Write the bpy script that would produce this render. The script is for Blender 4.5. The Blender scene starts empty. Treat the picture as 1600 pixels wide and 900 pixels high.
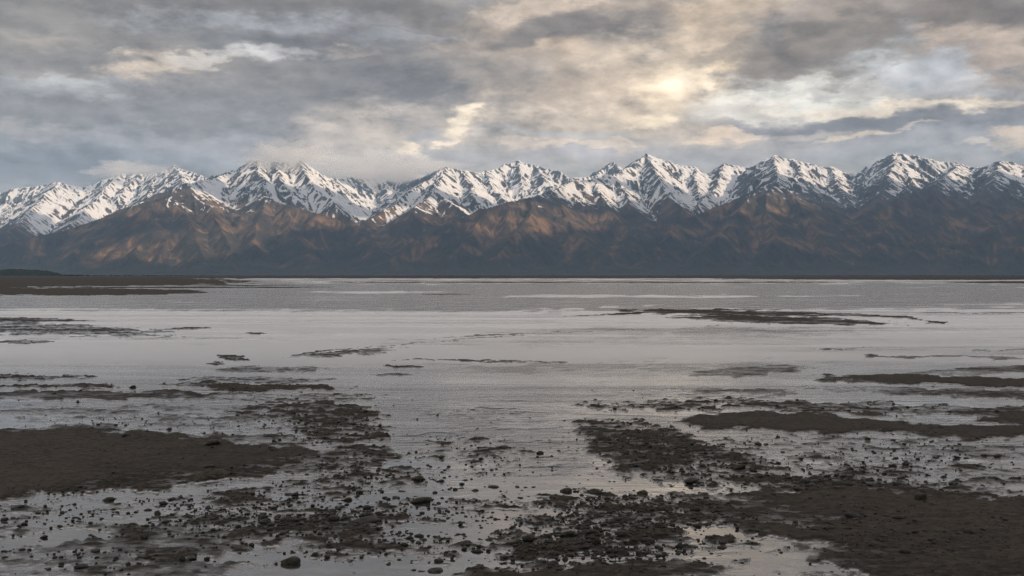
import bpy, math, random
import numpy as np
from mathutils import Vector

random.seed(7)
RNG = np.random.default_rng(11)
S = bpy.context.scene
COL = S.collection
F = 1571.0            # focal length in units of a 1600 wide picture
UC, VH = 800.0, 429.0  # picture centre column, horizon row
CAMH = 4.0

# ------------------------------------------------------------------ camera
cam = bpy.data.cameras.new('camera')
cam.sensor_width = 36.0
cam.lens = F / 1600.0 * 36.0
cam.shift_y = -(450.0 - VH) / 1600.0
cam.clip_start = 0.1
cam.clip_end = 90000.0
camo = bpy.data.objects.new('camera', cam)
camo.location = (0, 0, CAMH)
camo.rotation_euler = (math.radians(90), 0, 0)
COL.objects.link(camo)
S.camera = camo

# ------------------------------------------------------------------ view and exposure
S.view_settings.view_transform = 'Standard'
S.view_settings.look = 'None'
S.view_settings.exposure = 0.0
S.view_settings.gamma = 1.0
S.view_settings.use_curve_mapping = False
S.render.engine = 'CYCLES'
cy = S.cycles
cy.max_bounces = 5
cy.diffuse_bounces = 2
cy.glossy_bounces = 3
cy.volume_bounces = 4
cy.transmission_bounces = 2
cy.use_denoising = True
cy.denoising_prefilter = 'NONE'
cy.use_adaptive_sampling = False
cy.caustics_reflective = False
cy.caustics_refractive = False
cy.sample_clamp_indirect = 4.0

# ------------------------------------------------------------------ sun
SUN_AZ = math.radians(112.0)   # clockwise from the view direction (+Y)
SUN_EL = math.radians(23.0)
SDIR = Vector((math.sin(SUN_AZ) * math.cos(SUN_EL), math.cos(SUN_AZ) * math.cos(SUN_EL), math.sin(SUN_EL)))
sl = bpy.data.lights.new('sun', 'SUN')
sl.energy = 5.0
sl.angle = math.radians(0.6)
sl.color = (1.0, 0.76, 0.53)
so = bpy.data.objects.new('sun', sl)
so.rotation_euler = SDIR.to_track_quat('Z', 'Y').to_euler()
so.location = (0, 0, 50)
COL.objects.link(so)


def lin(c):
    return tuple((v / 255.0 / 12.92) if v / 255.0 <= 0.04045 else ((v / 255.0 + 0.055) / 1.055) ** 2.4 for v in c)


class NT:
    """small wrapper to write node trees tersely"""
    def __init__(s, tree):
        s.t = tree
        s.n = tree.nodes
        s.l = tree.links

    def new(s, typ, **kw):
        nd = s.n.new(typ)
        for k, v in kw.items():
            setattr(nd, k, v)
        return nd

    def put(s, sock, v):
        if isinstance(v, bpy.types.NodeSocket):
            s.l.new(v, sock)
        else:
            sock.default_value = v

    def math(s, op, a, b=0.0, c=0.0, clamp=False):
        nd = s.new('ShaderNodeMath', operation=op, use_clamp=clamp)
        for i, v in enumerate((a, b, c)):
            if i < len(nd.inputs):
                s.put(nd.inputs[i], v)
        return nd.outputs[0]

    def vmath(s, op, a, b=(0, 0, 0), scale=None):
        nd = s.new('ShaderNodeVectorMath', operation=op)
        s.put(nd.inputs[0], a)
        if op not in ('SCALE', 'NORMALIZE', 'LENGTH'):
            s.put(nd.inputs[1], b)
        if scale is not None:
            s.put(nd.inputs['Scale'], scale)
        return nd.outputs[0]

    def noise(s, vec, scale, detail=4.0, rough=0.5, dist=0.0, out=0):
        nd = s.new('ShaderNodeTexNoise')
        s.put(nd.inputs['Vector'], vec)
        nd.inputs['Scale'].default_value = scale
        nd.inputs['Detail'].default_value = detail
        nd.inputs['Roughness'].default_value = rough
        nd.inputs['Distortion'].default_value = dist
        return nd.outputs[out]

    def ramp(s, v, a, b, lo=0.0, hi=1.0, smooth=True):
        nd = s.new('ShaderNodeMapRange', interpolation_type='SMOOTHSTEP' if smooth else 'LINEAR')
        s.put(nd.inputs[0], v)
        for i, x in enumerate((a, b, lo, hi)):
            s.put(nd.inputs[i + 1], x)
        return nd.outputs[0]

    def mix(s, f, a, b):
        nd = s.new('ShaderNodeMix', data_type='RGBA')
        s.put(nd.inputs[0], f)
        for i, x in ((6, a), (7, b)):
            s.put(nd.inputs[i], x if isinstance(x, bpy.types.NodeSocket) else (x[0], x[1], x[2], 1.0))
        return nd.outputs[2]

    def attr(s, name):
        return s.new('ShaderNodeAttribute', attribute_name=name).outputs['Fac']

    def mapping(s, vec, scale=(1, 1, 1), loc=(0, 0, 0), rot=(0, 0, 0), vt='POINT'):
        nd = s.new('ShaderNodeMapping', vector_type=vt)
        s.put(nd.inputs['Vector'], vec)
        nd.inputs['Location'].default_value = loc
        nd.inputs['Rotation'].default_value = rot
        nd.inputs['Scale'].default_value = scale
        return nd.outputs[0]


# ------------------------------------------------------------------ world: daylight sky behind broken cloud
W = bpy.data.worlds.new('World')
S.world = W
W.use_nodes = True
W.node_tree.nodes.clear()
w = NT(W.node_tree)
D = w.new('ShaderNodeTexCoord').outputs['Generated']
sky = w.new('ShaderNodeTexSky', sky_type='NISHITA')
sky.sun_disc = False
sky.sun_elevation = SUN_EL
sky.sun_rotation = SUN_AZ
sky.air_density = 1.2
sky.dust_density = 2.0
sp = w.new('ShaderNodeSeparateXYZ')
w.l.new(D, sp.inputs[0])
sx, sy, sz = sp.outputs
az = w.math('ARCTAN2', sx, sy)
el = w.math('ARCSINE', sz)
cp = w.new('ShaderNodeCombineXYZ')
w.l.new(az, cp.inputs[0])
w.l.new(el, cp.inputs[1])
P0 = cp.outputs[0]
# noises live on the direction itself, squeezed in height so that clouds lie in layers
DZ = w.mapping(D, scale=(1, 1, 2.6))
wn = w.noise(DZ, 7.0, 5.0, 0.55, 0.0, out=1)
warp = w.vmath('SCALE', w.vmath('SUBTRACT', wn, (0.5, 0.5, 0.5)), scale=0.085)
wn2 = w.noise(DZ, 30.0, 4.0, 0.6, 0.0, out=1)
warp2 = w.vmath('SCALE', w.vmath('SUBTRACT', wn2, (0.5, 0.5, 0.5)), scale=0.036)
P = w.vmath('ADD', w.vmath('ADD', P0, warp), w.vmath('MULTIPLY', warp2, (1, 0.8, 0)))
n_big = w.noise(DZ, 4.2, 6.0, 0.55, 0.6)
n_mid = w.noise(w.mapping(D, scale=(1, 1, 2.2), loc=(3.1, 1.7, 0.4)), 13.0, 7.0, 0.6, 0.3)
n_fine = w.noise(w.mapping(D, scale=(1, 1, 2.4), loc=(7.1, 5.7, 2.4)), 34.0, 6.0, 0.6, 0.2)
n_micro = w.noise(w.mapping(D, scale=(1, 1, 2.0), loc=(2.1, 8.7, 4.4)), 95.0, 5.0, 0.65, 0.2)
n_fine0 = w.math('ADD', w.math('SUBTRACT', n_fine, 0.5), w.math('MULTIPLY', w.math('SUBTRACT', n_micro, 0.5), 0.45))
n_mid0 = w.math('SUBTRACT', n_mid, 0.5)
rag = w.math('ADD', w.math('MULTIPLY', n_mid0, 1.0), w.math('MULTIPLY', n_fine0, 1.25))


def cv(c):
    d = 0.72 if max(c) < 151 else 1.0
    return tuple(x * k * d * 10.0 for x, k in zip(lin(c), (1.225, 1.15, 1.075)))


# general cloud cover, by height and by noise
t_el = w.ramp(el, 0.0, 0.30)
base = w.mix(t_el, cv((156, 155, 155)), cv((134, 132, 132)))
base = w.mix(w.ramp(n_big, 0.40, 0.62, 0.0, 0.35), base, cv((172, 165, 158)))
base = w.mix(w.ramp(w.math('ADD', n_mid, w.math('MULTIPLY', n_fine0, 0.4)), 0.44, 0.30, 0.0, 0.5), base, cv((122, 123, 128)))
# clear sky shows in the thinnest parts well above the frame
clear = w.mix(0.25, sky.outputs[0], cv((178, 186, 196)))
base = w.mix(w.ramp(n_big, 0.60, 0.74, 0.0, 0.6), base, clear)

# the banks and gaps of this particular sky, one soft ragged patch each
# (column, row, half width, half height, tilt, colour, strength, softness, raggedness)
BANKS = [
    (300, 10, 700, 70, 0, (120, 118, 118), .9, .8, .5),
    (60, 30, 200, 60, 0, (138, 135, 132), .6, .8, .5),
    (60, 70, 90, 30, 0, (160, 152, 145), .5, .9, .7),
    (430, 38, 230, 24, 2, (150, 155, 164), .6, .8, .8),
    (450, 78, 190, 26, 0, (122, 124, 129), .8, .7, .7),
    (120, 90, 260, 26, 0, (124, 123, 124), .75, .8, .6),
    (95, 134, 130, 17, 3, (184, 189, 193), .85, .8, 1.2),
    (250, 104, 85, 22, 2, (200, 187, 172), .8, .95, 1.3),
    (425, 92, 80, 14, 4, (184, 185, 188), .75, .95, 1.3),
    (310, 100, 60, 12, 0, (180, 178, 176), .7, .6, 1.0),
    (560, 86, 60, 12, 0, (186, 176, 166), .6, .7, 1.0),
    (640, 60, 90, 12, 3, (172, 182, 194), .7, .7, 1.0),
    (280, 175, 430, 48, 0, (138, 138, 141), .9, .8, .5),
    (620, 70, 160, 30, 0, (120, 121, 125), .8, .7, .7),
    (640, 145, 240, 40, -3, (124, 124, 127), .9, .7, .6),
    (780, 100, 90, 26, 0, (134, 134, 138), .7, .7, .7),
    (100, 245, 330, 46, 0, (136, 140, 148), .85, .8, .5),
    (200, 208, 200, 16, 0, (150, 151, 156), .5, .8, .7),
    (40, 195, 110, 14, 0, (158, 154, 152), .5, .8, .7),
    (400, 235, 200, 40, 0, (154, 154, 160), .7, .9, .5),
    (510, 235, 130, 60, 20, (186, 176, 166), .85, .9, .5),
    (600, 225, 70, 30, -18, (192, 182, 170), .8, .7, .7),
    (690, 200, 150, 24, 0, (178, 170, 163), .6, .8, .7),
    (640, 268, 130, 20, 0, (158, 157, 160), .7, .8, .6),
    (950, 100, 260, 110, -4, (184, 168, 150), .85, .9, .6),
    (960, 200, 300, 70, 0, (190, 178, 164), .8, .9, .5),
    (850, 12, 90, 30, 0, (178, 166, 154), .8, .7, .9),
    (1110, 40, 130, 50, 20, (182, 168, 150), .85, .7, .9),
    (860, 60, 130, 30, 10, (126, 123, 122), .9, .6, .8),
    (800, 120, 80, 24, 0, (140, 136, 134), .6, .7, .8),
    (985, 62, 90, 36, 10, (120, 118, 118), .9, .6, .9),
    (1060, 95, 60, 18, 15, (150, 143, 138), .8, .6, .9),
    (930, 118, 80, 24, 10, (150, 141, 134), .6, .8, .8),
    (1040, 128, 170, 80, 0, (210, 196, 177), .75, 1.1, .7),
    (1050, 124, 70, 40, 0, (242, 226, 200), .9, 1.1, .7),
    (1128, 100, 46, 24, 20, (240, 222, 194), .9, .7, .9),
    (1280, 138, 210, 34, -7, (206, 208, 203), .95, .9, 1.0),
    (1400, 100, 120, 34, -22, (192, 199, 205), .85, .95, 1.1),
    (1420, 60, 60, 40, -40, (176, 184, 192), .8, .8, .7),
    (1180, 158, 150, 22, 0, (208, 206, 200), .85, .7, .6),
    (1290, 60, 180, 46, 4, (130, 124, 118), .95, .6, .8),
    (1240, 92, 110, 18, 4, (146, 139, 133), .8, .6, .8),
    (1280, 20, 140, 26, 0, (152, 143, 136), .6, .8, .8),
    (1540, 30, 140, 66, 0, (130, 123, 118), .9, .7, .7),
    (1540, 86, 110, 26, -6, (168, 156, 145), .8, .7, .9),
    (1470, 103, 56, 18, 0, (160, 166, 174), .9, .6, 1.0),
    (1390, 132, 190, 9, -8, (170, 169, 168), .8, .7, .8),
    (1500, 130, 120, 14, -10, (163, 164, 168), .8, .7, .8),
    (1320, 158, 180, 8, -4, (176, 173, 170), .7, .7, .8),
    (1440, 160, 220, 16, -5, (222, 212, 195), .85, .7, .6),
    (1150, 180, 130, 10, -4, (176, 173, 170), .7, .7, .8),
    (1480, 196, 330, 30, -3, (138, 139, 145), .97, .35, .45),
    (1380, 235, 420, 34, 0, (149, 150, 155), .9, .7, .5),
    (1120, 240, 260, 34, 0, (162, 158, 157), .8, .8, .5),
    (1000, 168, 110, 28, 10, (206, 190, 168), .6, .8, .9),
    (1012, 182, 56, 18, 10, (238, 223, 198), .85, .7, 1.0),
    (880, 178, 110, 24, 0, (200, 188, 172), .6, .8, .8),
    (870, 214, 130, 10, 0, (172, 174, 178), .75, .7, .8),
    (1145, 208, 66, 17, 0, (216, 197, 176), .95, .5, 1.0),
    (1095, 222, 130, 10, 0, (176, 168, 162), .8, .6, .7),
    (1240, 200, 120, 10, -3, (178, 170, 163), .6, .7, .8),
    (1345, 212, 60, 9, 4, (206, 194, 178), .9, .6, 1.0),
    (1430, 196, 30, 6, 0, (190, 182, 174), .7, .7, 1.0),
    (1590, 214, 34, 12, 0, (200, 186, 170), .9, .6, 1.0),
    (1560, 232, 60, 7, 0, (186, 178, 168), .8, .6, 1.0),
    (880, 236, 120, 11, -3, (205, 192, 178), .8, .7, 1.0),
    (960, 226, 36, 7, -8, (212, 198, 182), .8, .7, 1.0),
    (900, 252, 120, 12, 0, (160, 158, 162), .85, .7, .6),
    (716, 210, 60, 30, 20, (205, 192, 176), .7, .9, .9),
    (734, 192, 24, 15, 0, (244, 232, 210), .9, .8, 1.1),
    (724, 206, 22, 13, 10, (240, 228, 205), .85, .8, 1.1),
    (703, 223, 26, 11, 24, (232, 218, 196), .85, .8, 1.1),
    (640, 238, 30, 9, -20, (220, 206, 186), .8, .8, 1.1),
    (662, 248, 30, 8, -34, (226, 212, 192), .85, .8, 1.1),
    (668, 214, 44, 14, 0, (152, 152, 158), .7, .7, .8),
    (720, 255, 80, 16, 0, (160, 157, 158), .7, .8, .7),
]
col = base
for (u, v, ru, rv, tilt, c, a, soft, ragk) in BANKS:
    a0 = math.atan((u - UC) / F)
    e0 = math.atan((VH - v) / F * math.cos(a0))
    # the wide gentle noise warp shifts patches about a little, on purpose
    m = w.mapping(P, loc=(a0, e0, 0), rot=(0, 0, math.radians(tilt)), scale=(ru / F * 1.25, rv / F * 1.25, 1.0), vt='TEXTURE')
    g = w.new('ShaderNodeTexGradient', gradient_type='SPHERICAL')
    w.l.new(w.vmath('MULTIPLY', m, (1, 1, 0)), g.inputs[0])
    f = w.math('MULTIPLY_ADD', rag, ragk * 0.75, g.outputs['Fac'])
    al = w.ramp(f, 0.02, 0.20 + soft * 0.72, 0.0, a)
    # a patch never reaches the far side of the sky: its gradient is zero there
    al = w.math('MULTIPLY', al, w.ramp(g.outputs['Fac'], 0.0, 0.16))
    col = w.mix(al, col, cv(c))
# the cover thins and brightens high overhead, which is what lights the flats
col = w.mix(w.ramp(el, 0.27, 0.62, 0.0, 0.85), col, cv((192, 192, 196)))
# fine cloud relief over everything
# puffs: cloud relief lit from the side of the glow
pa = w.noise(w.mapping(D, scale=(1, 1, 2.0), loc=(1.3, 4.1, 7.7)), 21.0, 7.0, 0.58, 0.1)
pb = w.noise(w.mapping(D, scale=(1, 1, 2.0), loc=(1.3 + 0.010, 4.1, 7.7 + 0.012)), 21.0, 7.0, 0.58, 0.1)
puff = w.math('MULTIPLY', w.math('SUBTRACT', pa, pb), 1.2)
relief = w.math('ADD', w.math('ADD', 1.0, puff), w.math('ADD', w.math('MULTIPLY', n_fine0, 0.38), w.math('MULTIPLY', n_mid0, 0.9)))
colr = w.vmath('SCALE', col, scale=relief)
bg = w.new('ShaderNodeBackground')
w.l.new(colr, bg.inputs[0])
bg.inputs[1].default_value = 0.145
wo = w.new('ShaderNodeOutputWorld')
w.l.new(bg.outputs[0], wo.inputs[0])
W.cycles.sampling_method = 'MANUAL'
W.cycles.sample_map_resolution = 512


# ================================================================== numpy noise
def _hash(ix, iy, seed):
    h = (ix.astype(np.int64) * 374761393 + iy.astype(np.int64) * 668265263 + seed * 974634777) & 0xFFFFFFFF
    h = ((h ^ (h >> 13)) * 1274126177) & 0xFFFFFFFF
    h = ((h ^ (h >> 16)) * 2246822519) & 0xFFFFFFFF
    return (h ^ (h >> 15)) & 0xFFFFFFFF


def perlin(x, y, seed=0):
    xi = np.floor(x); yi = np.floor(y)
    xf = x - xi; yf = y - yi
    xi = xi.astype(np.int64); yi = yi.astype(np.int64)
    u = xf * xf * xf * (xf * (xf * 6 - 15) + 10)
    v = yf * yf * yf * (yf * (yf * 6 - 15) + 10)

    def g(ix, iy, fx, fy):
        a = _hash(ix, iy, seed).astype(np.float64) * (2 * math.pi / 4294967296.0)
        return np.cos(a) * fx + np.sin(a) * fy
    n00 = g(xi, yi, xf, yf)
    n10 = g(xi + 1, yi, xf - 1, yf)
    n01 = g(xi, yi + 1, xf, yf - 1)
    n11 = g(xi + 1, yi + 1, xf - 1, yf - 1)
    return ((n00 * (1 - u) + n10 * u) * (1 - v) + (n01 * (1 - u) + n11 * u) * v) * 1.5


def fbm(x, y, octv=5, seed=0, gain=0.5, lac=2.03):
    s = 0.0; a = 1.0; t = 0.0
    for i in range(octv):
        s = s + a * perlin(x + i * 17.3, y - i * 9.1, seed + i)
        t += a
        a *= gain
        x = x * lac; y = y * lac
    return s / t


def sst(a, b, x):
    t = np.clip((x - a) / (b - a), 0, 1)
    return t * t * (3 - 2 * t)


def grid_mesh(name, X, Y, Z, attrs=None, smooth=True):
    R, C = X.shape
    me = bpy.data.meshes.new(name)
    n = R * C
    me.vertices.add(n)
    co = np.empty((n, 3), dtype=np.float32)
    co[:, 0] = X.ravel(); co[:, 1] = Y.ravel(); co[:, 2] = Z.ravel()
    me.vertices.foreach_set('co', co.ravel())
    idx = np.arange(n, dtype=np.int32).reshape(R, C)
    q = np.stack([idx[:-1, :-1], idx[:-1, 1:], idx[1:, 1:], idx[1:, :-1]], axis=-1).reshape(-1, 4)
    m = len(q)
    me.loops.add(m * 4)
    me.loops.foreach_set('vertex_index', q.ravel())
    me.polygons.add(m)
    me.polygons.foreach_set('loop_start', np.arange(0, m * 4, 4, dtype=np.int32))
    me.polygons.foreach_set('loop_total', np.full(m, 4, dtype=np.int32))
    me.update(calc_edges=True)
    if smooth:
        me.shade_smooth()
    for k, v in (attrs or {}).items():
        at = me.attributes.new(k, 'FLOAT', 'POINT')
        at.data.foreach_set('value', v.ravel().astype(np.float32))
    return me


def link(name, me, mat=None, parent=None, **props):
    o = bpy.data.objects.new(name, me)
    COL.objects.link(o)
    if mat:
        me.materials.clear()
        me.materials.append(mat)
    if parent:
        o.parent = parent
    for k, v in props.items():
        o[k] = v
    return o


def material(name):
    m = bpy.data.materials.new(name)
    m.use_nodes = True
    m.node_tree.nodes.clear()
    t = NT(m.node_tree)
    out = t.new('ShaderNodeOutputMaterial')
    b = t.new('ShaderNodeBsdfPrincipled')
    t.l.new(b.outputs[0], out.inputs[0])
    return m, t, b, out


def bump(t, b, h, strength, dist):
    bn = t.new('ShaderNodeBump')
    bn.inputs['Strength'].default_value = strength
    bn.inputs['Distance'].default_value = dist
    t.l.new(h, bn.inputs['Height'])
    t.l.new(bn.outputs[0], b.inputs['Normal'])
    return bn


# ================================================================== the mountain range
K = 1000.0
RIDGES = [
    # skyline, left to right  (column, row, distance in km)
    [(-250, 290, 14.5), (-100, 302, 14.2), (0, 300, 14), (40, 292, 14), (90, 284, 14), (130, 291, 14.1), (160, 282, 14.2), (185, 271, 14.3), (215, 272, 14.3), (245, 269, 14.3), (275, 258, 14.2),
     (300, 268, 14), (320, 277, 13.8), (350, 272, 13.4), (375, 261, 13), (400, 250, 12.8), (430, 252, 12.8), (465, 250, 12.8), (490, 266, 12.9), (520, 278, 13.4), (550, 277, 14), (600, 281, 14.5), (640, 282, 14.3),
     (665, 273, 13.8), (695, 261, 13.2), (730, 267, 13.4), (760, 269, 13.8), (790, 256, 14.2), (810, 251, 14.3), (840, 259, 14.3), (870, 265, 14), (888, 278, 13.8), (925, 274, 14), (955, 253, 14.3), (978, 268, 13.8),
     (1010, 239, 13.2), (1035, 249, 13.2), (1060, 255, 13.2), (1085, 261, 13.3), (1103, 274, 13.5), (1130, 255, 13.6), (1165, 259, 13.6), (1182, 264, 13.5), (1210, 243, 13.2), (1240, 247, 13.2), (1270, 257, 13.2),
     (1300, 261, 13.3), (1325, 270, 13.6), (1345, 270, 13.8), (1375, 249, 13.5), (1400, 239, 13.3), (1430, 242, 13.3), (1460, 249, 13.3), (1500, 254, 13.3), (1520, 262, 13.3), (1545, 257, 13), (1563, 250, 12.8),
     (1600, 257, 13), (1700, 265, 13), (1850, 280, 13)],
    # far left spurs
    [(90, 284, 14), (60, 318, 13), (20, 355, 11.6), (-40, 395, 10.2)],
    [(-100, 302, 14.2), (-60, 340, 12.6), (-110, 390, 10.6)],
    [(185, 271, 14.3), (140, 318, 13.1), (110, 350, 12.0), (50, 398, 10.3)],
    [(245, 269, 14.3), (235, 300, 13.4), (215, 325, 12.8)],
    [(275, 258, 14.2), (290, 285, 13.2)],
    [(215, 272, 14.3), (185, 305, 13.5)],
    # first front peak
    [(375, 261, 13), (340, 276, 12.6), (315, 282, 12.2), (290, 287, 11.8), (262, 302, 11.5), (238, 318, 11.2), (246, 345, 10.8), (236, 368, 10.4), (213, 395, 9.9), (195, 418, 9.4)],
    [(287, 289, 11.8), (240, 303, 11.65), (200, 321, 11.5), (165, 337, 11.35), (125, 352, 11.1), (60, 370, 10.7), (0, 388, 10.2), (-60, 402, 10)],
    [(165, 337, 11.35), (140, 370, 10.6), (120, 398, 9.9)],
    [(310, 285, 12.1), (328, 325, 11.3), (345, 362, 10.6), (368, 398, 9.9)],
    [(262, 302, 11.5), (288, 340, 10.9), (302, 372, 10.3), (318, 402, 9.6)],
    # second front peak
    [(400, 250, 12.8), (412, 283, 12.2), (415, 307, 11.8), (406, 342, 11.1), (398, 372, 10.5), (392, 408, 9.7)],
    [(415, 307, 11.8), (450, 320, 11.6), (490, 330, 11.4), (530, 343, 11.3), (565, 367, 10.9), (605, 395, 10.2), (640, 414, 9.6)],
    [(465, 250, 12.8), (490, 288, 12.4), (520, 312, 12.1), (550, 342, 11.8)],
    [(450, 320, 11.6), (458, 358, 10.9), (480, 392, 10.1), (500, 412, 9.5)],
    [(430, 252, 12.8), (445, 290, 12.2)],
    [(520, 312, 12.1), (560, 318, 12.6)],
    [(600, 281, 14.5), (605, 305, 13.6), (585, 325, 13.0)],
    # third peak
    [(695, 261, 13.2), (665, 283, 12.8), (640, 297, 12.5), (600, 327, 12.0), (572, 348, 11.7), (558, 372, 11.3)],
    [(695, 261, 13.2), (676, 298, 12.4), (650, 326, 11.8), (634, 356, 11.2), (622, 388, 10.5)],
    [(760, 269, 13.8), (775, 298, 13.0), (790, 315, 12.6)],
    [(676, 298, 12.4), (715, 322, 12.0), (745, 340, 11.7)],
    [(730, 267, 13.4), (738, 300, 12.6)],
    [(810, 251, 14.3), (815, 285, 13.5)],
    [(840, 259, 14.3), (855, 285, 13.4)],
    # dark front hill in the middle
    [(880, 288, 12), (852, 302, 11.6), (828, 308, 11.3), (790, 316, 11.1), (750, 327, 10.9), (700, 346, 10.6), (660, 371, 10.3), (625, 396, 9.9), (590, 416, 9.5)],
    [(828, 308, 11.3), (826, 338, 10.7), (806, 364, 10.2), (790, 397, 9.6)],
    [(866, 298, 11.8), (884, 338, 11), (905, 368, 10.4), (935, 397, 9.7)],
    [(750, 327, 10.9), (738, 362, 10.3), (715, 392, 9.8)],
    # highest peak and its long snowy shoulder
    [(1010, 239, 13.2), (985, 260, 12.9), (955, 272, 12.6), (925, 278, 12.4), (880, 288, 12)],
    [(955, 272, 12.6), (985, 318, 11.9), (1015, 350, 11.3)],
    [(925, 278, 12.4), (952, 328, 11.5), (990, 368, 10.8)],
    [(1010, 239, 13.2), (1035, 288, 12.4), (1062, 325, 11.8)],
    [(1085, 261, 13.3), (1092, 300, 12.6), (1080, 325, 12.2)],
    [(1130, 255, 13.6), (1120, 290, 12.8), (1095, 315, 12.2)],
    # big dark front hill right of the middle
    [(1210, 243, 13.2), (1215, 268, 12.5), (1218, 287, 11.9), (1180, 293, 11.7), (1130, 318, 11.4), (1060, 343, 11.0), (985, 370, 10.4), (930, 394, 9.9), (880, 412, 9.5)],
    [(1180, 293, 11.7), (1150, 335, 10.9), (1122, 370, 10.2), (1100, 400, 9.6)],
    [(1218, 287, 11.9), (1252, 320, 11.2), (1278, 355, 10.6), (1298, 387, 10)],
    [(1200, 290, 11.8), (1198, 330, 10.9), (1210, 368, 10.2), (1195, 400, 9.6)],
    [(1060, 343, 11.0), (1040, 372, 10.3), (1010, 402, 9.7)],
    [(1300, 261, 13.3), (1310, 300, 12.5), (1328, 332, 12)],
    [(1240, 247, 13.2), (1262, 290, 12.4), (1290, 320, 11.9)],
    # right hand hills
    [(1500, 254, 13.3), (1482, 274, 12.5), (1455, 291, 11.8), (1410, 309, 11.4), (1360, 336, 11), (1320, 362, 10.6), (1285, 392, 10)],
    [(1455, 291, 11.8), (1470, 330, 11), (1450, 365, 10.4), (1430, 400, 9.7)],
    [(1455, 291, 11.8), (1508, 324, 11.2), (1550, 358, 10.6)],
    [(1400, 239, 13.3), (1388, 288, 12.4), (1370, 320, 11.8)],
    [(1400, 239, 13.3), (1425, 285, 12.6)],
    [(1375, 249, 13.5), (1345, 290, 12.8)],
    [(1563, 250, 12.8), (1552, 290, 12), (1530, 318, 11.6)],
    [(1600, 257, 13), (1612, 300, 12)],
    [(1750, 290, 11), (1650, 310, 10.6), (1600, 331, 10.3), (1560, 353, 10), (1510, 382, 9.7), (1465, 402, 9.4)],
    [(1600, 331, 10.3), (1590, 370, 9.8), (1570, 402, 9.4)],
    [(1410, 309, 11.4), (1390, 350, 10.7), (1370, 385, 10.1)],
]


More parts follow.
